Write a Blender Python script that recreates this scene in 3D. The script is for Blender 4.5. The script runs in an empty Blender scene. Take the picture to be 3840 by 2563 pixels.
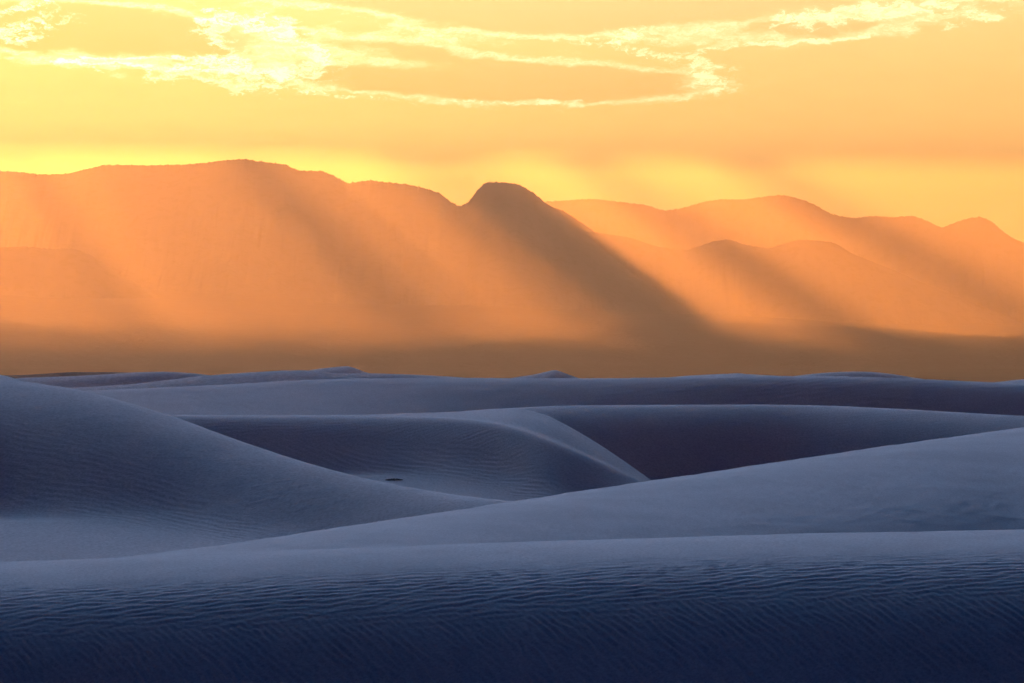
import bpy, math
import numpy as np

# ------------------------------------------------------------------ scene, camera, sky, sun, exposure
sc = bpy.context.scene
COL = sc.collection
PW, PH = 3840.0, 2563.0                 # pixel grid the outlines were measured in
LENS, SENSOR = 200.0, 36.0
F = LENS / SENSOR * PW                  # focal length in those pixels
HROW = 1420.0                           # row of the true horizon
CAMZ = 5.5                              # eye height above the gypsum plain
PITCH = math.atan((HROW - PH / 2) / F)
SUN_EL, SUN_AZ = math.radians(8.7), math.radians(-9.4)
SDIR = np.array([math.cos(SUN_EL) * math.sin(SUN_AZ), math.cos(SUN_EL) * math.cos(SUN_AZ), math.sin(SUN_EL)])

cam = bpy.data.cameras.new("camera")
cam.lens, cam.sensor_width, cam.sensor_fit = LENS, SENSOR, 'HORIZONTAL'
cam.clip_start, cam.clip_end = 1.0, 300000.0
camo = bpy.data.objects.new("camera", cam)
camo.location = (0, 0, CAMZ)
camo.rotation_euler = (math.pi / 2 + PITCH, 0, 0)
COL.objects.link(camo)
sc.camera = camo

sun = bpy.data.lights.new("sun", 'SUN')
sun.energy, sun.angle, sun.color = 4.7, math.radians(0.45), (1.0, 0.62, 0.20)
suno = bpy.data.objects.new("sun", sun)
from mathutils import Vector
suno.rotation_euler = Vector(SDIR).to_track_quat('Z', 'Y').to_euler()
suno.location = (0, 0, 3000)
COL.objects.link(suno)

sc.view_settings.view_transform = 'Standard'
sc.view_settings.look = 'None'
sc.view_settings.exposure = 2.0
sc.view_settings.gamma = 1.0
sc.view_settings.use_curve_mapping = False
sc.cycles.max_bounces = 4
sc.cycles.diffuse_bounces = 2
sc.cycles.transmission_bounces = 2
sc.cycles.volume_bounces = 0
sc.cycles.use_denoising = True
sc.cycles.sample_clamp_indirect = 6.0


class X:
    """a value in a node tree, with arithmetic"""
    tree = None

    def __init__(self, s): self.s = s

    @staticmethod
    def m(op, *a, clamp=False):
        n = X.tree.nodes.new("ShaderNodeMath"); n.operation = op; n.use_clamp = clamp
        for i, v in enumerate(a):
            if isinstance(v, X): X.tree.links.new(v.s, n.inputs[i])
            else: n.inputs[i].default_value = float(v)
        return X(n.outputs[0])
    def __add__(a, b): return X.m('ADD', a, b)
    __radd__ = __add__
    def __sub__(a, b): return X.m('SUBTRACT', a, b)
    def __rsub__(a, b): return X.m('SUBTRACT', b, a)
    def __mul__(a, b): return X.m('MULTIPLY', a, b)
    __rmul__ = __mul__
    def __truediv__(a, b): return X.m('DIVIDE', a, b)
    def __neg__(a): return X.m('MULTIPLY', a, -1)


def smooth(x, a, b):
    n = X.tree.nodes.new("ShaderNodeMapRange"); n.interpolation_type = 'SMOOTHSTEP'
    X.tree.links.new(x.s, n.inputs[0])
    n.inputs[1].default_value, n.inputs[2].default_value = a, b
    n.inputs[3].default_value, n.inputs[4].default_value = 0, 1
    return X(n.outputs[0])


def smooth_dn(x, a, b): return 1.0 - smooth(x, a, b)
def expn(x): return X.m('EXPONENT', x)


def comb(x, y, z):
    n = X.tree.nodes.new("ShaderNodeCombineXYZ")
    for i, v in enumerate((x, y, z)):
        if isinstance(v, X): X.tree.links.new(v.s, n.inputs[i])
        else: n.inputs[i].default_value = v
    return X(n.outputs[0])


def noise(vec, scale, detail=4, rough=0.55, dist=0.0, lac=2.0, color=False):
    n = X.tree.nodes.new("ShaderNodeTexNoise")
    X.tree.links.new(vec.s, n.inputs['Vector'])
    n.inputs['Scale'].default_value = scale; n.inputs['Detail'].default_value = detail
    n.inputs['Roughness'].default_value = rough; n.inputs['Distortion'].default_value = dist
    n.inputs['Lacunarity'].default_value = lac
    return X(n.outputs['Color' if color else 'Fac'])


def mixc(f, a, b, op='MIX'):
    n = X.tree.nodes.new("ShaderNodeMix"); n.data_type = 'RGBA'; n.blend_type = op
    n.clamp_factor = op == 'MIX'
    for v, i in ((f, 0), (a, 6), (b, 7)):
        if isinstance(v, X): X.tree.links.new(v.s, n.inputs[i])
        elif i == 0: n.inputs[0].default_value = v
        else: n.inputs[i].default_value = (*v, 1)
    return X(n.outputs[2])


def vmul(c, f):
    n = X.tree.nodes.new("ShaderNodeVectorMath"); n.operation = 'SCALE'
    X.tree.links.new(c.s, n.inputs[0])
    if isinstance(f, X): X.tree.links.new(f.s, n.inputs[3])
    else: n.inputs[3].default_value = f
    return X(n.outputs[0])


# ---- the sky: a low-sun atmosphere, veiled by dust and thin cloud towards the western horizon
world = bpy.data.worlds.new("World"); sc.world = world; world.use_nodes = True
wt = world.node_tree; X.tree = wt
bg = wt.nodes['Background']; bg.inputs[1].default_value = 0.1
sky = wt.nodes.new("ShaderNodeTexSky"); sky.sky_type = 'NISHITA'; sky.sun_disc = False
sky.sun_elevation, sky.sun_rotation = SUN_EL, SUN_AZ
sky.dust_density, sky.air_density, sky.ozone_density = 9.0, 1.0, 3.0
bw = wt.nodes.new("ShaderNodeRGBToBW"); wt.links.new(sky.outputs[0], bw.inputs[0])
base = mixc(0.65, X(bw.outputs[0]), X(sky.outputs[0]))
ss = wt.nodes.new("ShaderNodeSeparateXYZ"); wt.links.new(base.s, ss.inputs[0])
# the contrasty grade of the photograph: each channel of the sky raised to a power, then balanced to its cool dusk
air = comb(*[X.m('POWER', X.m('MULTIPLY', X(ss.outputs[i_]), 0.1), p_) * (10.0 * t_) for i_, (p_, t_) in enumerate(((2.9, .315), (2.2, .96), (2.25, 2.15)))])

tc = wt.nodes.new("ShaderNodeTexCoord")
sp = wt.nodes.new("ShaderNodeSeparateXYZ"); wt.links.new(tc.outputs['Generated'], sp.inputs[0])
dx, dy, dz = (X(sp.outputs[i]) for i in range(3))
hor = X.m('SQRT', dx * dx + dy * dy)
el = X.m('MULTIPLY', X.m('ARCTAN2', dz, hor), 180 / math.pi)
az = X.m('MULTIPLY', X.m('ARCTAN2', dx, dy), 180 / math.pi)

DEG = F * math.pi / 180                 # measured pixels per degree of sky
def U(px): return (px - PW / 2) / DEG   # -> azimuth in degrees
def V(row): return (HROW - row) / DEG   # -> elevation in degrees

# slow warps so nothing in the clouds is geometric
cv = comb(az, el * 2.2, 0.0)
w1 = noise(cv, 1.5, 6, 0.62, color=True)
sw = wt.nodes.new("ShaderNodeSeparateXYZ"); wt.links.new(w1.s, sw.inputs[0])
wx, wy = X(sw.outputs[0]) - 0.5, X(sw.outputs[1]) - 0.5
w2 = noise(cv, 6.0, 5, 0.6, color=True)
sw2 = wt.nodes.new("ShaderNodeSeparateXYZ"); wt.links.new(w2.s, sw2.inputs[0])
fx, fy = X(sw2.outputs[0]) - 0.5, X(sw2.outputs[1]) - 0.5
uu = az + wx * 0.55 + fx * 0.18
vv = el + wy * 0.14 + fy * 0.07


def blob(px, row, rx, ry, rot=0.0, pw=1.0, soft=False):
    """an elongated patch of cloud centred px,row with radii in the same pixels"""
    c, s = math.cos(math.radians(rot)), math.sin(math.radians(rot))
    du, dv = uu - U(px), vv - V(row)
    a = (du * c + dv * s) * (DEG / rx)
    b = (dv * c - du * s) * (DEG / ry)
    return X.m('MULTIPLY', expn(-(a * a + b * b)), pw)


def total(lst):
    t = lst[0]
    for b in lst[1:]: t = t + b
    return t


# banks: broad sheets whose edges light up; puffs: thin broken cloud that glows all through
bank = total([
    blob(480, 150, 620, 95, -4, 1.1), blob(250, 60, 500, 60, -6, .7), blob(-500, 120, 700, 90, 0, 1.0),
    blob(1780, 310, 560, 62, -2, 1.05), blob(2250, 320, 420, 62, 2, 1.1), blob(1380, 300, 300, 45, -6, .7),
    blob(1700, 20, 520, 75, -6, 1.1), blob(2150, 60, 420, 65, 4, 1.0), blob(1250, -40, 420, 60, 0, .9),
    blob(2620, 30, 420, 60, 4, .9), blob(3050, 110, 480, 55, 4, .75), blob(3300, -60, 900, 90, 0, 1.0),
    blob(1550, 190, 520, 42, -8, .75), blob(-900, 420, 500, 60, 0, .8), blob(4700, 160, 500, 70, 0, .9)])
puff = total([
    blob(1000, 200, 190, 120, 10, .9), blob(870, 120, 190, 80, -24, .75), blob(780, 290, 190, 45, -14, .7),
    blob(600, 275, 70, 36, 0, .7), blob(360, 265, 70, 30, -20, .55), blob(430, 232, 230, 13, 2, 1.0), blob(640, 232, 120, 9, -2, .7),
    blob(1150, 235, 170, 70, -12, .5), blob(120, 110, 260, 60, 14, .55), blob(100, 30, 330, 24, 14, .5),
    blob(2650, 300, 130, 60, -20, .6), blob(2500, 215, 300, 26, -8, .5), blob(2350, 130, 230, 40, 6, .45),
    blob(3100, 65, 330, 50, 8, .65), blob(3420, 40, 330, 40, 4, .5), blob(3650, 80, 170, 24, 18, .5),
    blob(2920, 165, 360, 11, 5, .8), blob(1960, 385, 420, 14, -1, .55), blob(1350, 370, 420, 11, -7, .45)])
nb = noise(comb(az + fx * .4, el * 3.0 + fy * .2, 3.0), 2.6, 12, 0.62)
np_ = noise(comb(az + fx * .45, el * 1.9 + fy * .4, 9.0), 7.5, 12, 0.66)
fil = noise(comb(az + fx * .5 + wx * .6, el * 2.2 + fy * .5, 15.0), 13.0, 10, 0.70)
# beyond the frame the same broken cloud carries on by itself
fieldn = noise(comb(az * 0.22, el * 0.9, 21.0), 1.0, 5, 0.55)
outside = 1.0 - smooth_dn(X.m('ABSOLUTE', az), 6.0, 9.0) * smooth_dn(el, 4.2, 5.2)
bank = bank + smooth(fieldn, .50, .66) * outside * smooth_dn(el, 9.0, 30.0)
bd = bank + (nb - 0.5) * 1.15 + (fil - 0.5) * 0.22
pd = puff + (np_ - 0.5) * 2.6 + (fil - 0.5) * 0.5
bmask = smooth(bd, 0.42, 0.95)
rim = smooth(bd, 0.24, 0.47) * smooth_dn(bd, 0.47, 0.78) * 0.85
pm = smooth(pd, 0.42, 0.72) * (1.0 - 0.85 * smooth(pd, 0.70, 1.05)) * smooth(puff, 0.10, 0.40)
rim = rim * (0.30 + 0.70 * smooth(fil, 0.36, 0.60)) * (0.50 + 0.50 * smooth(np_, .38, .56))
pm = pm * (0.55 + 0.45 * smooth(fil, 0.35, 0.60))

# veil: dust-laden western horizon, yellow, warmer and dimmer away from the sun
sunside = smooth_dn(X.m('ABSOLUTE', az + 9.4), 2.0, 13.0)
veil = mixc(sunside, (5.0, 2.30, .52), (5.2, 3.4, .72))
veil = vmul(veil, 0.99 - 0.33 * smooth_dn(el, 1.8, 2.65) + 0.06 * fieldn + 0.16 * (nb - 0.5))
shade = mixc(sunside, (4.8, 1.95, .42), (4.9, 2.5, .45))
cl = mixc(bmask * 0.85, veil, shade)
glow = (0.60 + 0.40 * sunside)
lit = X.m('MINIMUM', rim * 0.95 + pm * 0.95, 1.0) * glow
cl = mixc(lit, cl, (6.5, 5.9, 3.1))
cl = mixc(smooth(lit, .70, 1.0) * 0.7, cl, (7.5, 7.2, 4.8))
west = expn(-(az + 9.4) * (az + 9.4) / (2 * 30.0 ** 2))
low = smooth_dn(el, 4.2, 9.0) * west
fin = mixc(low, air, cl)
below = smooth(el, -1.5, -0.2)
fin = vmul(fin, below)
wt.links.new(fin.s, bg.inputs[0])
world.cycles.sampling_method = 'MANUAL'
world.cycles.sample_map_resolution = 2048


# ------------------------------------------------------------------ helpers
def put(name, me, mat, kind=None, label=None, cat=None, group=None, parent=None):
    o = bpy.data.objects.new(name, me); COL.objects.link(o)
    if mat is not None: me.materials.append(mat)
    for kk, v in (("kind", kind), ("label", label), ("category", cat), ("group", group)):
        if v: o[kk] = v
    if parent: o.parent = parent
    return o


def grid_mesh(name, x, y, z):
    """x,y,z: (rows, cols) arrays -> smooth-shaded quad sheet"""
    r, c = x.shape
    me = bpy.data.meshes.new(name)
    n = r * c
    co = np.empty((n, 3), np.float32)
    co[:, 0], co[:, 1], co[:, 2] = x.ravel(), y.ravel(), z.ravel()
    i = np.arange(n, dtype=np.int32).reshape(r, c)
    q = np.stack([i[:-1, :-1], i[:-1, 1:], i[1:, 1:], i[1:, :-1]], -1).reshape(-1, 4)
    me.vertices.add(n); me.vertices.foreach_set("co", co.ravel())
    me.loops.add(q.size); me.loops.foreach_set("vertex_index", q.ravel())
    me.polygons.add(len(q))
    me.polygons.foreach_set("loop_start", np.arange(0, q.size, 4, dtype=np.int32))
    me.polygons.foreach_set("loop_total", np.full(len(q), 4, np.int32))
    me.polygons.foreach_set("use_smooth", np.ones(len(q), bool))
    me.update(calc_edges=True)
    return me


rng = np.random.default_rng(7)
T = 1024


def make_tile(lam, bw_r, bw_a, seed):
    """periodic band-passed noise: ripple trains with forks and breaks, wave vector along +u, wavelength lam cells"""
    r = np.random.default_rng(seed)
    sp_ = np.fft.fft2(r.standard_normal((T, T)))
    fy_, fx_ = np.meshgrid(np.fft.fftfreq(T), np.fft.fftfreq(T), indexing='ij')
    f0 = 1.0 / lam
    rad = np.hypot(fx_, fy_); ang = np.arctan2(fy_, np.abs(fx_) + 1e-9)
    flt = np.exp(-((rad - f0) / (bw_r * f0)) ** 2 / 2) * np.exp(-(ang / bw_a) ** 2 / 2)
    t = np.fft.ifft2(sp_ * flt).real
    return (t / t.std()).astype(np.float32)


def make_lump(beta, seed, lo=2.0):
    r = np.random.default_rng(seed)
    sp_ = np.fft.fft2(r.standard_normal((T, T)))
    fy_, fx_ = np.meshgrid(np.fft.fftfreq(T), np.fft.fftfreq(T), indexing='ij')
    rad = np.hypot(fx_, fy_) * T; rad[0, 0] = 1e9
    flt = rad ** (-beta); flt[rad < lo] = 0
    t = np.fft.ifft2(sp_ * flt).real
    return (t / t.std()).astype(np.float32)


LAM = 10.0
RIP_A = make_tile(LAM, 0.22, 0.16, 1)      # long-crested
RIP_B = make_tile(LAM, 0.34, 0.38, 2)      # short, broken
LUMP = make_lump(1.6, 3)
FINE = make_lump(0.9, 4, 20)


def samp(t, u, v):
    u = np.mod(u, T); v = np.mod(v, T)
    i, j = np.floor(v).astype(np.int32), np.floor(u).astype(np.int32)
    fv, fu = v - i, u - j
    i %= T; j %= T
    i1, j1 = (i + 1) % T, (j + 1) % T
    return (t[i, j] * (1 - fv) * (1 - fu) + t[i, j1] * (1 - fv) * fu + t[i1, j] * fv * (1 - fu) + t[i1, j1] * fv * fu)


def lump(x, y, size): return samp(LUMP, x / size * 8, y / size * 8)


def ripple(x, y, lam, deg, warp=0.25, tile=None):
    """ripples of wavelength lam metres whose crests run at deg from the x axis"""
    t = RIP_A if tile is None else tile
    a = math.radians(deg)
    wx_ = x + warp * lam * 4 * lump(x, y, lam * 60); wy_ = y + warp * lam * 4 * lump(x + 91, y + 37, lam * 60)
    u = -wx_ * math.sin(a) + wy_ * math.cos(a)
    v = wx_ * math.cos(a) + wy_ * math.sin(a)
    h = samp(t, u / lam * LAM, v / lam * LAM)
    return np.tanh(h * 0.75)               # flatter troughs, even crests


def sstep(x, a, b):
    t = np.clip((x - a) / (b - a), 0, 1)
    return t * t * (3 - 2 * t)


def curve(px, pts, sig=25.0):
    """traced outline -> smooth function of px"""
    p = np.array(pts, float)
    d = np.arange(p[0, 0], p[-1, 0] + 1, 4.0)
    v = np.interp(d, p[:, 0], p[:, 1])
    n = int(3 * sig / 4) + 1
    kx = np.exp(-((np.arange(-n, n + 1) * 4.0) / sig) ** 2 / 2); kx /= kx.sum()
    vp = np.concatenate([2 * v[0] - v[n:0:-1], v, 2 * v[-1] - v[-2:-n - 2:-1]])
    return np.interp(px, d, np.convolve(vp, kx, 'valid'))


def relz(row, y): return y * (HROW - row) / F + CAMZ


def make_dune(label, crest, yc, prof, floor, near, back, px0, px1, dpx, dy, ripf=None, sig=25.0,
              mat=None, soft=0.35, backdeg=14.0, fine_from=None, name="sand_dune", lumps=0.0, group=None, sm=None, brink=None):
    """a dune: traced crest line at distance yc(px); prof gives its downslope angles (degrees) against metres
    in front of the crest for a few columns px; floor: height it runs out on"""
    px = np.concatenate([np.arange(px0, max(px0, -260), 4 * dpx), np.arange(max(px0, -260), min(px1, 4100), dpx), np.arange(min(px1, 4100), px1 + dpx, 4 * dpx)])
    row = curve(px, crest, sig)
    ycv = np.interp(px, [a for a, _ in yc], [b for _, b in yc]) if isinstance(yc, list) else np.full_like(px, yc)
    if isinstance(yc, list):
        ycv = curve(px, [(min(px0, yc[0][0]) - 200, yc[0][1])] + yc + [(max(px1, yc[-1][0]) + 200, yc[-1][1])], 80)
    zc = relz(row, ycv)
    # distances from crest, negative behind it
    fine = fine_from if fine_from else near
    d = np.concatenate([np.linspace(near, fine, 24, endpoint=False) if near > fine else np.array([]),
                        np.arange(fine, -1.0, -dy), -np.linspace(1.0, back, 30)])
    D = d[:, None] + 0 * px[None, :]
    ds = np.linspace(0, near, 1200)
    nw = max(5, int((sm or .02 * near) / (ds[1] - ds[0]))) | 1
    w = np.hanning(nw + 2)[1:-1]; w /= w.sum()
    kp = np.array([a for a, _ in prof], float)
    S = []
    for _, p in prof:                             # slope against distance, knots rounded off
        v = np.interp(ds, [a for a, _ in p], [b_ for _, b_ in p])
        S.append(np.convolve(np.pad(v, nw // 2, 'edge'), w, 'valid'))
    if len(prof) > 1:
        wts = np.stack([np.interp(px, kp, np.eye(len(kp))[i]) for i in range(len(kp))], 1)
        kern = np.hanning(41); kern /= kern.sum()
        wts = np.stack([np.convolve(np.pad(wts[:, i], 20, 'edge'), kern, 'valid') for i in range(len(kp))], 1)
    else:
        wts = np.ones((len(px), 1))
    if brink is None:
        de = ds[None, :] + 0 * px[:, None]
    else:                                         # the brink sits at 6 in the profiles and wanders from column to column
        bb = curve(px, [(px0 - 300, brink[0][1])] + brink + [(px1 + 300, brink[-1][1])], 60)[:, None]
        de = np.where(ds[None, :] < bb, ds[None, :] * 6 / bb, 6 + ds[None, :] - bb)
    sl = sum(np.interp(de, ds, S[i]) * wts[:, i:i + 1] for i in range(len(S)))
    cum = np.concatenate([np.zeros((len(px), 1)), np.cumsum(np.tan(np.radians(sl[:, :-1])) * (ds[1] - ds[0]), 1)], 1)
    fi = np.clip(d, 0, near) / (ds[1] - ds[0])
    i0 = np.clip(fi.astype(int), 0, len(ds) - 2); fr = fi - i0
    front = (cum[:, i0] * (1 - fr) + cum[:, i0 + 1] * fr).T
    s0 = sl[:, 0]
    b = np.clip(-D, 0, None)
    L = max(0.6, back * 0.12)
    # behind the crest the slope turns over within a length L
    backz = -b * np.tan(np.radians(s0))[None, :] * np.exp(-b / L) + math.tan(math.radians(backdeg)) * (b - L * (1 - np.exp(-b / L)))
    z = zc[None, :] - np.where(D >= 0, front, backz)
    if brink is not None:                         # below the brink the face runs on smoothly past kinks of the crest
        zs = relz(curve(px, crest, 170), ycv)
        z = z + (zs - zc)[None, :] * sstep(D, .35 * bb.T, 1.25 * bb.T + .5)
    Y = ycv[None, :] - D
    Xw = (px[None, :] - PW / 2) / F * Y
    fl = floor if not callable(floor) else floor(Xw, Y)
    z = fl + soft * np.logaddexp(0, (z - fl) / soft)          # run out softly on the flat
    if lumps: z = z + lumps * lump(Xw, Y, 9.0 * yc_mean(ycv) / 100)
    if ripf is not None: z = z + ripf(Xw, Y, D, px[None, :] + 0 * D)
    me = grid_mesh(name, Xw, Y, z)
    return put(name, me, mat or SAND, "structure", label, "dune", group)


def yc_mean(v): return float(np.mean(v))


# ------------------------------------------------------------------ materials
def sand_material(name, base, grain, coarse):
    m = bpy.data.materials.new(name); m.use_nodes = True
    nt = m.node_tree; X.tree = nt
    bs = nt.nodes['Principled BSDF']
    bs.inputs['Roughness'].default_value = 1.0
    bs.inputs['Specular IOR Level'].default_value = 0.0
    geo = nt.nodes.new("ShaderNodeNewGeometry")
    pos = X(geo.outputs['Position'])
    n1 = noise(pos, coarse, 5, 0.6)
    n2 = noise(pos, grain, 3, 0.7)
    c = mixc(smooth(n1, .3, .7), tuple(v * .93 for v in base), tuple(min(1, v * 1.05) for v in base))
    c = mixc(smooth(n2, .28, .72), vmul(c, 0.80), vmul(c, 1.14))
    nt.links.new(c.s, bs.inputs['Base Color'])
    bp = nt.nodes.new("ShaderNodeBump"); bp.inputs['Strength'].default_value = 0.55; bp.inputs['Distance'].default_value = 0.35 / grain
    nt.links.new(n2.s, bp.inputs['Height']); nt.links.new(bp.outputs[0], bs.inputs['Normal'])
    return m


SAND = sand_material("gypsum_sand_near", (.66, .65, .66), 30.0, .5)
SAND_MID = sand_material("gypsum_sand", (.66, .65, .66), 9.0, .15)
SAND_FAR = sand_material("gypsum_sand_distant", (.62, .62, .63), 2.0, .05)
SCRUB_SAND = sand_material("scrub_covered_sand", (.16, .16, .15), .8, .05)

# ------------------------------------------------------------------ terrain: plain, mountains
SOIL = sand_material("desert_floor_soil", (.22, .21, .20), .05, .0008)
gx = np.concatenate([-np.geomspace(30000, 400, 14), np.linspace(-300, 300, 9), np.geomspace(400, 30000, 14)])
gy = np.concatenate([np.linspace(-3000, 0, 5), np.geomspace(60, 60000, 60)])
GX, GY = np.meshgrid(gx, gy)
put("desert_plain", grid_mesh("desert_plain", GX, GY, 0 * GX - 0.6), SOIL, "structure",
    "flat pale desert floor between the dunes and the mountains", "ground")


def rock_material():
    m = bpy.data.materials.new("mountain_rock"); m.use_nodes = True
    nt = m.node_tree; X.tree = nt
    bs = nt.nodes['Principled BSDF']; bs.inputs['Roughness'].default_value = 1.0; bs.inputs['Specular IOR Level'].default_value = 0.0
    geo = nt.nodes.new("ShaderNodeNewGeometry"); pos = X(geo.outputs['Position'])
    n1 = noise(pos, .004, 7, .62); n2 = noise(pos, .03, 4, .6)
    c = mixc(smooth(n1, .35, .65), (.070, .052, .040), (.085, .063, .048))
    c = mixc(smooth(n2, .50, .62), c, (.05, .047, .03))
    nt.links.new(c.s, bs.inputs['Base Color'])
    return m


ROCK = rock_material()


def make_mountain(label, crest, yc, depth, px0, px1, dpx, sig, rough, seed, jag=3.0):
    px = np.arange(px0, px1 + dpx, dpx, dtype=float)
    row = curve(px, crest, sig)
    zc = relz(row, yc)
    X0 = (px - PW / 2) / F * yc
    jg = jag * samp(FINE, px * 1.9 + seed * 50, np.full_like(px, 11.0 + seed)) * (0.4 + 0.6 * sstep(lump(px, px * 0, 400.0), -1, 1))
    t = np.concatenate([np.linspace(1.0, 0.04, 38), np.linspace(0.03, 0, 6), -np.linspace(.01, .03, 4), -np.linspace(.06, .5, 7)])
    # profile in front of the crest: cliffs, talus, then a long apron of gravel
    pt = np.array([0, .03, .10, .25, .45, .70, 1.0]); ph = np.array([1, .955, .80, .52, .27, .09, 0.0])
    fr = np.where(t >= 0, np.interp(t, pt, ph), 1 - (-t) * 2.0)
    Tm = t[:, None] + 0 * px[None, :]
    Y = yc - Tm * depth
    Xw = X0[None, :] + 0 * Y
    H = np.clip(zc, 5, None)[None, :]
    z = H * np.clip(fr, 0, 1)[:, None]
    env = sstep(np.abs(Tm), 0.0, 0.18) * (1 - sstep(Tm, 0.55, 1.0))
    rid = 1 - np.abs(samp(LUMP, Xw / 9.0 + seed * 77, Y / 34.0)) * 1.1
    z = z + rough * H * env * (rid * 0.55 + 0.35 * samp(LUMP, Xw / 4.0, Y / 7.0 + 300)) - rough * H * env * .35
    z = np.minimum(z, H * (1 - 0.25 * np.clip(np.abs(Tm), 0, 1)))
    z = z + jg[None, :] * np.exp(-np.abs(Tm) / .012)          # scrub and rock along the skyline
    z = np.where(np.isclose(Tm, 1.0), -3, z)
    me = grid_mesh("mountain_ridge", Xw, Y, z)
    return put("mountain_ridge", me, ROCK, "structure", label, "mountain", "mountain ranges behind the dunes")


M1 = [(-1500, 700), (-900, 660), (-400, 648), (0, 641), (60, 645), (180, 656), (260, 650), (390, 618), (470, 619), (560, 621), (720, 616),
      (800, 606), (910, 595), (960, 603), (1040, 614), (1075, 618), (1115, 640), (1180, 642), (1210, 640), (1250, 660), (1300, 686),
      (1390, 676), (1450, 683), (1520, 690), (1600, 708), (1650, 725), (1680, 750), (1715, 774), (1750, 765), (1790, 715),
      (1815, 688), (1840, 681), (1890, 684), (1950, 692), (2000, 722), (2040, 755), (2060, 772), (2110, 790), (2150, 815),
      (2230, 870), (2330, 940), (2450, 1020), (2600, 1110), (2800, 1210), (3000, 1290), (3300, 1360), (3700, 1400), (4300, 1412)]
M2 = [(1300, 850), (1900, 800), (2050, 757), (2150, 750), (2230, 746), (2330, 758), (2420, 768), (2490, 790), (2560, 780), (2650, 755),
      (2700, 748), (2790, 748), (2850, 740), (2920, 731), (2960, 736), (3020, 752), (3070, 775), (3110, 800), (3150, 812),
      (3200, 818), (3280, 810), (3350, 815), (3430, 809), (3480, 830), (3530, 855), (3580, 835), (3630, 818), (3675, 813),
      (3720, 830), (3740, 850), (3790, 890), (3840, 912), (4000, 960), (4400, 1040), (5200, 1120)]
M3 = [(1900, 1000), (2150, 860), (2361, 891), (2460, 925), (2574, 940), (2672, 907), (2737, 897), (2795, 920), (2884, 933), (2940, 915), (2999, 899),
      (3070, 903), (3130, 911), (3195, 952), (3330, 1005), (3473, 1067), (3800, 1197), (4100, 1290), (4600, 1370)]
M4 = [(-1200, 1000), (-300, 940), (0, 930), (80, 925), (200, 935), (280, 932), (350, 960), (450, 1030), (600, 1110), (800, 1200), (1000, 1290), (1300, 1370), (1700, 1405)]
make_mountain("tallest hazy mountain range, highest on the left, ending in a domed knob", M1, 23000., 3600., -1400, 4200, 3.5, 7, .06, 1, 4.2)
make_mountain("far pale mountain range with a row of peaks along the right skyline", M2, 26200., 1600., 1400, 5100, 3.5, 9, .06, 2, 4.2)
make_mountain("low middle ridge with small summits in front of the far right range", M3, 22900., 1400., 1950, 4500, 4, 12, .06, 3, 2.5)
make_mountain("faint low foothill in front of the left mountain range", M4, 20300., 1500., -1100, 1650, 6, 16, .06, 4, 3.0)

# the long gravel apron that climbs from the basin to the mountain foot
fx_, fy_ = np.meshgrid(np.linspace(-5200, 5200, 140), np.linspace(11000, 23500, 130))
fz_ = np.interp(fy_, [11000, 14000, 15500, 16200, 17000, 17800, 19000, 21000, 23500], [-6, 16, 40, 66, 112, 172, 258, 355, 410])
fz_ = fz_ * (1 - .45 * sstep(fx_, -2600, 2200)) * (1 + .04 * samp(LUMP, fx_ / 16., fy_ / 40.)) + 4 * samp(LUMP, fx_ / 5., fy_ / 9.)
fz_[0] = -8
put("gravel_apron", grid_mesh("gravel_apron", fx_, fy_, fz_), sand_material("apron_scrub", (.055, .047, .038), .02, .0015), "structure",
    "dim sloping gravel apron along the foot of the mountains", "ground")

# ------------------------------------------------------------------ dunes, near to far
FL = CAMZ                                   # heights below are given relative to the eye


def rip_front(x, y, d, px):
    mix = sstep(lump(x, y, 6.0) * 0.35 + d, 4.6, 6.2)                  # long downslope ripples take over lower on the face
    fade = sstep(d, 1.6, 4.8)
    h1 = ripple(x, y, .16, 6, .35, RIP_B) * .0044 + ripple(x + 5, y, .12, -4, .3, RIP_B) * .0012
    h2 = ripple(x, y, .090, 120, .35) * .0125 + ripple(x, y, .20, 15, .30, RIP_B) * .0016
    return (h1 * (1 - mix) * (.55 + .45 * sstep(d, 2.6, 4.2)) + h2 * mix) * fade + .0012 * samp(FINE, x * 60, y * 30) + .010 * lump(x, y, 3.0)


make_dune("dark rippled dune face across the bottom of the picture, nearest the viewer",
          [(-1500, 2150), (-700, 2130), (0, 2108), (600, 2085), (1200, 2060), (2000, 2030), (3000, 2000), (3840, 1985), (4600, 1972), (5300, 1965)], 64.0,
          [(0, [(0, -1.2), (.7, .6), (1.4, 2.2), (2.8, 4.6), (3.8, 9.5), (4.8, 16.5), (6.0, 28), (8, 34), (10, 24), (13, 5)]),
           (3840, [(0, -1.2), (.7, .4), (1.6, 2.0), (3.2, 4.6), (4.3, 9.5), (5.4, 16.5), (6.6, 28), (8, 34), (10, 24), (13, 5)])],
          FL - 5.9, 14.0, 9.0, -1300, 5150, 4.5, .022, rip_front, 60, SAND, .3, 9.0, 8.3, sm=.8)


def rip_second(x, y, d, px):
    f = sstep(d, 2.0, 9.0) * sstep(px, 600, 3000)
    return f * (ripple(x, y, .34, 10, .4, RIP_B) * .0026) + .004 * samp(FINE, x * 14, y * 6) + .02 * lump(x, y, 7.0)


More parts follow.
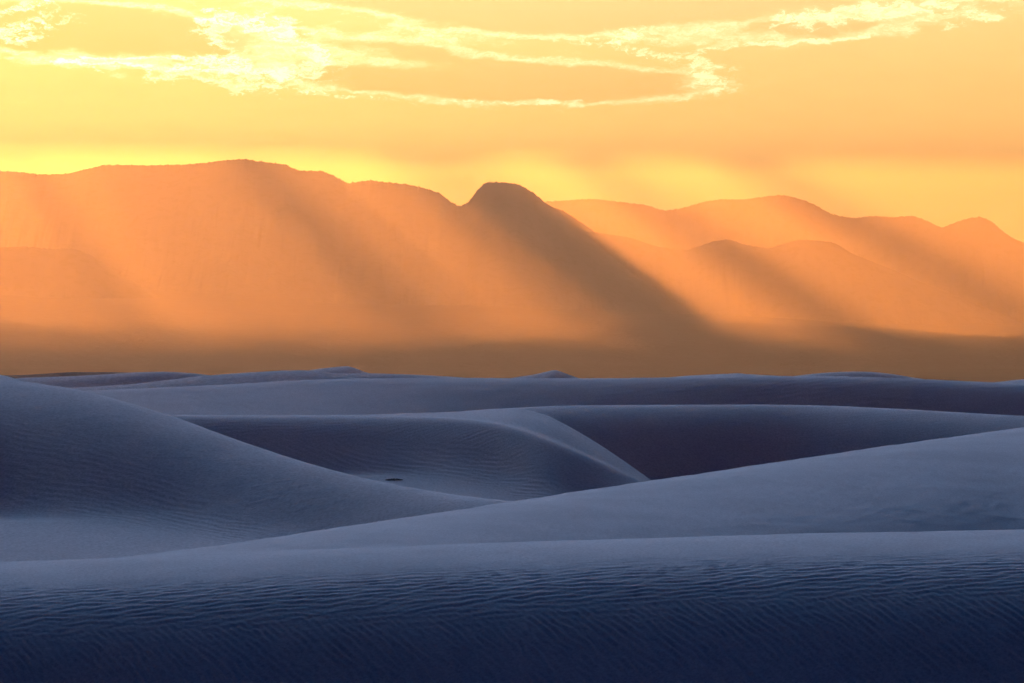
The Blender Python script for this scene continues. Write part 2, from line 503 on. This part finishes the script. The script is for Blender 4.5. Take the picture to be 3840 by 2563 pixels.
make_dune("smooth pale dune slope climbing to the right behind the nearest dune",
          [(-1300, 2150), (-700, 2135), (-200, 2118), (0, 2110), (400, 2092), (800, 2045), (1200, 1985), (1600, 1925), (2000, 1865), (2400, 1805), (2800, 1748),
           (3200, 1690), (3600, 1635), (3840, 1603), (4200, 1555), (4700, 1500), (5200, 1465)],
          [(0, 76.), (1200, 86.), (2400, 99.), (3840, 112.)],
          [(0, [(0, -.8), (3, 0.3), (5, 3), (8, 16), (34, 16)]), (1500, [(0, -.6), (2, .8), (8, 2.8), (16, 5), (20, 16), (34, 16)]), (3840, [(0, -.6), (2, 1.5), (6, 4.5), (12, 6.5), (17, 10), (24, 13), (34, 13)])],
          FL - 5.0, 34.0, 14.0, -1100, 5000, 9.0, .14, rip_second, 60, SAND, .25, 10.0, 24.0)


def rip_left(x, y, d, px):
    fade = sstep(d, .6, 3.0) * (1 - sstep(d, 16.5, 20.0))
    mix = sstep(d + lump(x, y, 20.) * 1.6, 8., 11.5)
    h1 = ripple(x, y, .44, 4, .6, RIP_B) * .0105
    h2 = ripple(x, y, .34, 128, .5) * .0130 + ripple(x, y, .9, 100, .3, RIP_B) * .003
    patch = .25 + .75 * sstep(lump(x + 70, y, 45.), -.9, .6)
    return fade * patch * (h1 * (1 - mix) + h2 * mix) + .004 * samp(FINE, x * 8, y * 4) + .012 * lump(x, y, 9.0)


make_dune("large dune falling from the left edge with a dark rippled flank and pale foot",
          [(-1500, 1420), (-700, 1395), (-300, 1405), (0, 1423), (100, 1432), (300, 1462), (500, 1515), (700, 1580), (900, 1655), (1100, 1722),
           (1300, 1780), (1500, 1825), (1700, 1858), (1870, 1878), (2100, 1900), (2600, 1940)],
          [(-600, 206.), (0, 204.), (700, 194.), (1300, 182.), (1870, 170.), (2500, 160.)],
          [(-200, [(0, 1), (3, 5), (7, 9), (11, 14), (15, 22), (19, 27), (22, 22), (25, 8), (28, 2), (75, .4)]),
           (700, [(0, 1.5), (2, 6), (5, 10), (9, 16), (13, 21), (17, 17), (21, 5), (25, 1.5), (75, .4)]),
           (1300, [(0, 1.5), (2, 8), (5, 14), (9, 18), (13, 14), (17, 8), (75, 5)]),
           (1870, [(0, 1.5), (1.5, 8), (4, 14), (8, 14), (12, 10), (75, 6)])],
          lambda x, y: FL - 4.55 - .085 * np.clip(180 - y, 0, None), 75.0, 26.0, -900, 2500, 5.5, .10, rip_left, 45, SAND_MID, .35, 14.0, 26.0)


BRINK = [(640, 1.5), (1000, 1.8), (1300, 2.6), (1500, 4), (1700, 6.5), (1850, 9), (2000, 11), (2120, 10.2), (2250, 7), (2350, 4.5), (2440, 2.5)]


def rip_mid(x, y, d, px):
    brink = np.interp(px, [a for a, _ in BRINK], [b for _, b in BRINK])
    e = d - brink
    fade = sstep(e, .5, 2.5) * (1 - sstep(e, 7., 12.0))
    mix = sstep(e + lump(x, y, 25.) * .8, 2.8, 5.5)
    h1 = ripple(x, y, .50, 3, .5, RIP_B) * .0110
    h2 = ripple(x, y, .38, 128, .5) * .0125
    return fade * (h1 * (1 - mix) + h2 * mix) + .012 * lump(x, y, 12.0)


make_dune("rounded dune in the middle whose curved spur runs down to the right",
          [(-200, 1550), (300, 1552), (640, 1556), (1000, 1558), (1400, 1555), (1700, 1545), (1850, 1534), (1950, 1531), (2050, 1556), (2150, 1608),
           (2250, 1668), (2350, 1736), (2440, 1800), (2540, 1870), (2900, 1990)],
          [(300, 276.), (1400, 276.), (1900, 275.), (2150, 268.), (2440, 258.), (2700, 252.)],
          [(640, [(0, .5), (5, 2), (6, 4), (7.5, 14), (10, 22), (14, 22), (17, 13), (21, 8), (60, 6)]),
           (1300, [(0, .3), (5, 2), (6, 4), (7.5, 12), (10, 20), (14, 21), (17, 13), (21, 8), (60, 6)]),
           (1700, [(0, .3), (1, 2.5), (4.5, 3.2), (5.7, .6), (6.4, 6), (7.5, 15), (11, 21), (14, 14), (18, 8), (60, 6)]),
           (2000, [(0, .3), (.7, 4.5), (4.8, 4.8), (5.7, .6), (6.4, 8), (7.5, 17), (11, 22), (14, 13), (18, 8), (60, 6)]),
           (2250, [(0, .3), (.8, 6), (4.5, 6), (5.6, 1.0), (6.4, 9), (7.5, 17), (10, 20), (13, 10), (17, 4), (60, 3)]),
           (2440, [(0, .5), (1, 6), (5, 6), (6, 3), (7, 10), (9, 9), (12, 4), (60, 3)])],
          lambda x, y: FL - 4.50 - .12 * np.clip(262 - y, 0, None) - 1.3 * sstep(x / y * F + PW / 2, 2385, 2470), 60.0, 18.0, 200, 2800, 5.5, .11, rip_mid, 16, SAND_MID, .12, 14.0, 28.0, sm=.7,
          brink=BRINK)


def rip_bowl(x, y, d, px):
    fade = sstep(d, .5, 3.0) * (1 - sstep(d, 9., 13.0))
    return fade * (.4 + .6 * sstep(px, 2100, 2600)) * (.3 + .7 * sstep(lump(x, y, 60.), -1., .8)) * (ripple(x, y, .55, 5, .6, RIP_B) * .0135 + ripple(x, y, .40, -12, .4) * .002) + .012 * lump(x, y, 12.0)


make_dune("dark hollow slip face right of the curved spur",
          [(1000, 1580), (1500, 1560), (1700, 1549), (1900, 1531), (2100, 1522), (2400, 1519), (2800, 1517), (3100, 1521), (3400, 1535), (3700, 1553), (3840, 1560), (4300, 1590), (4800, 1620)],
          [(1500, 286.), (2200, 292.), (3000, 296.), (3840, 288.)],
          [(1900, [(0, 1), (2, 8), (5, 14), (8, 20), (12, 25), (16, 25), (20, 12), (30, 2)]),
           (2600, [(0, 1), (2, 10), (5, 17), (7, 25), (10, 33), (18, 33), (20, 12), (30, 2)]),
           (3300, [(0, 1), (2, 10), (5, 17), (7, 24), (10, 31), (18, 31), (20, 12), (30, 2)]),
           (3840, [(0, 1), (2, 8), (5, 13), (9, 17), (16, 17), (20, 10), (30, 2)])],
          FL - 6.2, 34.0, 22.0, 1400, 4500, 7.5, .12, rip_bowl, 40, SAND_MID, .16, 12.0, 16.0)


def rip_back(x, y, d, px):
    f = .12 + .88 * sstep(px + 150 * lump(x, y, 60.), 1500, 2600)
    return f * sstep(d, .5, 3.) * (.35 + .65 * sstep(lump(x + 30, y, 90.), -1., .8)) * (ripple(x, y, .90, 9, .6, RIP_B) * .026) + .008 * samp(FINE, x * 4, y * 2) + .02 * lump(x, y, 25.0)


make_dune("long level dune behind the hollow, pale on the left and dark rippled on the right",
          [(-500, 1496), (-100, 1482), (330, 1466), (600, 1455), (900, 1440), (1100, 1428), (1300, 1421), (1600, 1418), (2000, 1419), (2400, 1419), (2700, 1412),
           (2900, 1410), (3200, 1413), (3500, 1424), (3700, 1434), (3840, 1440), (4300, 1458)],
          [(0, 425.), (1500, 432.), (3840, 420.)],
          [(300, [(0, 0), (2, 3), (6, 5.5), (40, 6.5)]), (1300, [(0, 0), (2, 4), (6, 8), (40, 9.5)]),
           (2200, [(0, .5), (2, 7), (5, 12), (9, 16), (40, 16)]), (2900, [(0, .5), (2, 10), (5, 20), (9, 27), (40, 26)]),
           (3840, [(0, .5), (2, 10), (5, 20), (9, 27), (40, 26)])],
          FL - 4.6, 46.0, 26.0, -300, 4400, 9.0, .20, rip_back, 40, SAND_MID, .25, 10.0, 30.0)

FAR = [
    ("small pale dune crest peeking out at the far left edge", [(-900, 1380), (-300, 1378), (-100, 1393), (0, 1405), (40, 1414), (75, 1428), (160, 1450), (300, 1480)], 330., 10, 6, SAND_MID),
    ("pale dune with a rounded top left of the centre skyline", [(60, 1475), (180, 1462), (260, 1455), (500, 1441), (620, 1426), (760, 1410), (900, 1399), (1060, 1390), (1160, 1389), (1250, 1402), (1320, 1416), (1400, 1426), (1500, 1436)], 560., 10, 12, SAND_FAR),
    ("long blue dune on the left skyline with a dark hollow at its right end", [(-200, 1440), (0, 1425), (80, 1418), (250, 1413), (400, 1405), (500, 1398), (620, 1395), (700, 1399), (760, 1405), (820, 1413), (900, 1428)], 720., 7, 22, SAND_FAR),
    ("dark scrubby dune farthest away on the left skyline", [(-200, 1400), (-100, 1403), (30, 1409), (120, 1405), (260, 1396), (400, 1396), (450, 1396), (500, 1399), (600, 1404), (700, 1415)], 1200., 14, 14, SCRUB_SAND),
    ("small dune with a pointed right shoulder on the centre left skyline", [(1020, 1410), (1100, 1398), (1150, 1391), (1200, 1383), (1280, 1375), (1305, 1374), (1335, 1382), (1370, 1397), (1420, 1408), (1480, 1420)], 860., 12, 18, SAND_FAR),
    ("thin low dune tapering to the right at the skyline centre", [(1050, 1412), (1180, 1403), (1260, 1402), (1400, 1401), (1550, 1406), (1650, 1411), (1760, 1419), (1850, 1426), (1950, 1434)], 660., 16, 18, SAND_FAR),
    ("small pyramid shaped dune on the skyline right of centre", [(1820, 1436), (1880, 1425), (1930, 1416), (2000, 1406), (2078, 1388), (2086, 1388), (2120, 1401), (2150, 1412), (2180, 1423), (2240, 1436)], 780., 15, 20, SAND_FAR),
    ("low pale swell of sand on the right skyline", [(2300, 1432), (2400, 1424), (2600, 1408), (2720, 1402), (2800, 1403), (2900, 1409), (3000, 1414), (3100, 1424)], 600., 6, 7, SAND_FAR),
    ("tiny dark dune tip above the pale swell", [(2680, 1410), (2725, 1402), (2750, 1399), (2780, 1399), (2800, 1403), (2850, 1412)], 1100., 16, 16, SAND_FAR),
    ("dark rounded dune on the right skyline", [(2860, 1428), (2940, 1416), (3000, 1408), (3100, 1398), (3200, 1394), (3280, 1396), (3350, 1404), (3420, 1416), (3500, 1428)], 740., 18, 20, SAND_FAR),
    ("pale dune corner at the far right edge of the skyline", [(3620, 1450), (3680, 1441), (3730, 1434), (3790, 1427), (3840, 1422), (4000, 1412), (4300, 1400), (4700, 1420)], 600., 6, 9, SAND_FAR),
]
for lab, cr, yc, s1, s2, mt in FAR:
    a, b = cr[0][0], cr[-1][0]
    sc_ = yc / 600.
    sharp = 6 if 'pyramid' in lab or 'pointed' in lab else 18

    def rp(x, y, d, px, sc_=sc_): return .02 * sstep(d, .5, 4) * ripple(x, y, 1.6 * sc_, 6, .3, RIP_B) * sc_ + .03 * sc_ * lump(x, y, 40.)
    make_dune(lab, cr, yc, [(a, [(0, .5), (2 * sc_, s1 * .5), (6 * sc_, s1), (40 * sc_, s1)]), (b, [(0, .5), (2 * sc_, s2 * .6), (5 * sc_, s2), (40 * sc_, s2)])],
              FL - 5.3, 60. * sc_, 30. * sc_, a, b, 6.0, .6 * sc_, rp, sharp, mt, .3, 12.0, 20. * sc_)

# ------------------------------------------------------------------ sparse plants on the sand
def leaf_material():
    m = bpy.data.materials.new("dry_plant"); m.use_nodes = True
    X.tree = m.node_tree
    bs = m.node_tree.nodes['Principled BSDF']; bs.inputs['Roughness'].default_value = .9
    geo = m.node_tree.nodes.new("ShaderNodeNewGeometry")
    c = mixc(smooth(noise(X(geo.outputs['Position']), 12.0, 3), .35, .65), (.15, .145, .125), (.24, .22, .19))
    m.node_tree.links.new(c.s, bs.inputs['Base Color'])
    return m


PLANT = leaf_material()
bpy.context.view_layer.update()


def scrub(label, px, row, y0, y1, length, h, n, seed):
    """a low mat of scrub: stems rising from one creeping root line"""
    dg = bpy.context.evaluated_depsgraph_get()
    dirv = Vector(((px - PW / 2) / F, 1.0, (HROW - row) / F)).normalized()
    hit, loc, *_ = sc.ray_cast(dg, Vector((0, 0, CAMZ)) + dirv * y0, dirv, distance=y1 - y0)
    if not hit: return
    rr = np.random.default_rng(seed)
    m = 24
    xs = np.linspace(-.5, .5, m) * length
    prof_ = h * np.sin(np.linspace(.15, math.pi - .15, m)) ** .7
    vs, fs = [], []
    for k_, x_ in enumerate(xs):                  # a lumpy creeping mound
        hh = prof_[k_] * rr.uniform(.55, .9); yy = .05 * length * math.sin(k_ * .9)
        vs += [(x_, yy - .16, -.06), (x_, yy - .07, hh * .8), (x_, yy + .03, hh), (x_, yy + .16, -.06)]
        if k_:
            a_ = 4 * (k_ - 1)
            fs += [(a_ + q, a_ + q + 1, a_ + q + 5, a_ + q + 4) for q in range(3)]
    for _ in range(n):                            # twigs and leaves growing out of it
        k_ = int(rr.integers(1, m - 1)); b_ = 4 * k_ + int(rr.integers(1, 3)); k0 = len(vs)
        p_ = vs[b_]
        dx_, dy_, dz_ = rr.normal(0, .05), rr.normal(0, .05), rr.uniform(.02, .55) * prof_[k_]
        vs += [(p_[0] + dx_ * .5 + .012, p_[1] + dy_ * .5, p_[2] + dz_ * .6), (p_[0] + dx_, p_[1] + dy_, p_[2] + dz_)]
        fs.append((b_, k0, k0 + 1))
    me = bpy.data.meshes.new("low_scrub"); me.from_pydata(vs, [], fs)
    put("low_scrub", me, PLANT, None, label, "plant").location = loc


scrub("low dark mat of scrub in the hollow just behind the left dune's crest", 1478, 1801, 150., 280., .80, .07, 380, 3)

# ------------------------------------------------------------------ unseen cloud bodies added above the frame to shade dunes and haze and cut shafts
def shade_cloud_material():
    m = bpy.data.materials.new("shade_cloud"); m.use_nodes = True
    nt = m.node_tree; X.tree = nt
    nt.nodes.remove(nt.nodes['Principled BSDF'])
    out = nt.nodes['Material Output']
    a = nt.nodes.new("ShaderNodeBsdfDiffuse"); a.inputs[0].default_value = (.8, .8, .8, 1)
    b = nt.nodes.new("ShaderNodeBsdfTranslucent"); b.inputs[0].default_value = (.8, .8, .8, 1)
    mx = nt.nodes.new("ShaderNodeMixShader"); mx.inputs[0].default_value = .5
    nt.links.new(a.outputs[0], mx.inputs[1]); nt.links.new(b.outputs[0], mx.inputs[2]); nt.links.new(mx.outputs[0], out.inputs[0])
    return m


SHADE_CLOUD = shade_cloud_material()


def cloud(label, xg, yg, wx_, ly, seed, thick=260., rot=None, power=2.0, rough=.16, alt=2300.):
    """a flat-bottomed lumpy cloud at height alt whose shadow falls around the ground point xg,yg"""
    c = np.array([xg, yg, 0.]) + SDIR * alt / SDIR[2]
    nu, nv = 160, 40
    th = np.linspace(0, 2 * math.pi, nu, endpoint=False); ph = np.linspace(-math.pi / 2, math.pi / 2, nv)
    TH, PH_ = np.meshgrid(th, ph)
    cx, cy, cz = np.cos(PH_) * np.cos(TH), np.cos(PH_) * np.sin(TH), np.sin(PH_)
    se = (np.abs(np.cos(TH)) ** power + np.abs(np.sin(TH)) ** power) ** (-1 / power)
    r = se * (1 + rough * samp(LUMP, 512 + np.cos(TH) * 40 + seed * 131, 512 + np.sin(TH) * 40 + seed * 57))
    xx, yy = cx * wx_ * r, cy * ly * r
    zz = np.where(cz > 0, cz * thick, cz * thick * .35) * (1 + .3 * samp(LUMP, cx * 200 + seed * 31, cy * 200))
    a = SUN_AZ if rot is None else math.radians(rot)
    X_, Y_ = c[0] + xx * math.cos(a) + yy * math.sin(a), c[1] - xx * math.sin(a) + yy * math.cos(a)
    Z_ = c[2] + zz
    X_, Y_, Z_ = (np.concatenate([q, q[:, :1]], 1) for q in (X_, Y_, Z_))
    me = grid_mesh("cloud", X_, Y_, Z_)
    return put("cloud", me, SHADE_CLOUD, "stuff", label, "cloud", "unseen clouds shaping the light over the basin")


cloud("broad flat unseen cloud above the picture, shaped to shade the dunes and near haze", 0, 6450., 11000., 9800., 1, power=9.0, rough=.025, rot=-16., alt=3000.)  # out of view; width and far edge set to keep sun off dunes and near haze
cloud("broad flat unseen cloud above the picture, added to shade the haze beyond the mountains", 0, 25900., 9000., 5500., 2, power=6.0, rough=.03, alt=4000.)  # out of view; added so the haze behind the ridges stays unlit


def ray_foot(px, row, y):
    """ground point of the sunbeam that passes the point seen at px,row at distance y"""
    z = relz(row, y)
    p = np.array([(px - PW / 2) / F * y, y, z]) - SDIR * z / SDIR[2]
    return p[0], p[1]


for i, (px, row, hw, hl) in enumerate([(1200, 840, 70., 420.), (330, 1050, 45., 300.), (2110, 980, 190., 750.), (3480, 1000, 90., 1900.), (2920, 1120, 55., 900.)]):  # unseen strips aimed to darken chosen shafts and deepen the knob's shadow
    cloud("narrow unseen cloud added to cut a dark shaft into the haze, number %d from the west" % (i + 1), *ray_foot(px, row, 20000.), hw, hl, 5 + i, thick=120., alt=4000., rot=math.degrees(math.atan2(*ray_foot(px, row, 20000.))))

# ------------------------------------------------------------------ haze over the whole basin
hz = bpy.data.meshes.new("haze")
hx, hy0, hy1, hb, ht = 7000., -3000., 27600., -4., 945.
vs = [(-hx, hy0, hb), (hx, hy0, hb), (hx, hy1, hb), (-hx, hy1, hb), (-hx, hy0, ht), (hx, hy0, ht), (hx, hy1, ht), (-hx, hy1, ht)]
hz.from_pydata(vs, [], [(0, 3, 2, 1), (4, 5, 6, 7), (0, 1, 5, 4), (1, 2, 6, 5), (2, 3, 7, 6), (3, 0, 4, 7)])
hm = bpy.data.materials.new("dusty_air"); hm.use_nodes = True
ht_ = hm.node_tree
ht_.nodes.remove(ht_.nodes['Principled BSDF'])
pv = ht_.nodes.new("ShaderNodeVolumePrincipled")
pv.inputs['Color'].default_value = (.90, .39, .15, 1)
pv.inputs['Density'].default_value = 3.6e-5
pv.inputs['Anisotropy'].default_value = 0.80
ht_.links.new(pv.outputs[0], ht_.nodes['Material Output'].inputs['Volume'])
put("haze", hz, hm, "stuff", "dusty haze filling the basin, lit by shafts of evening sun", "haze")
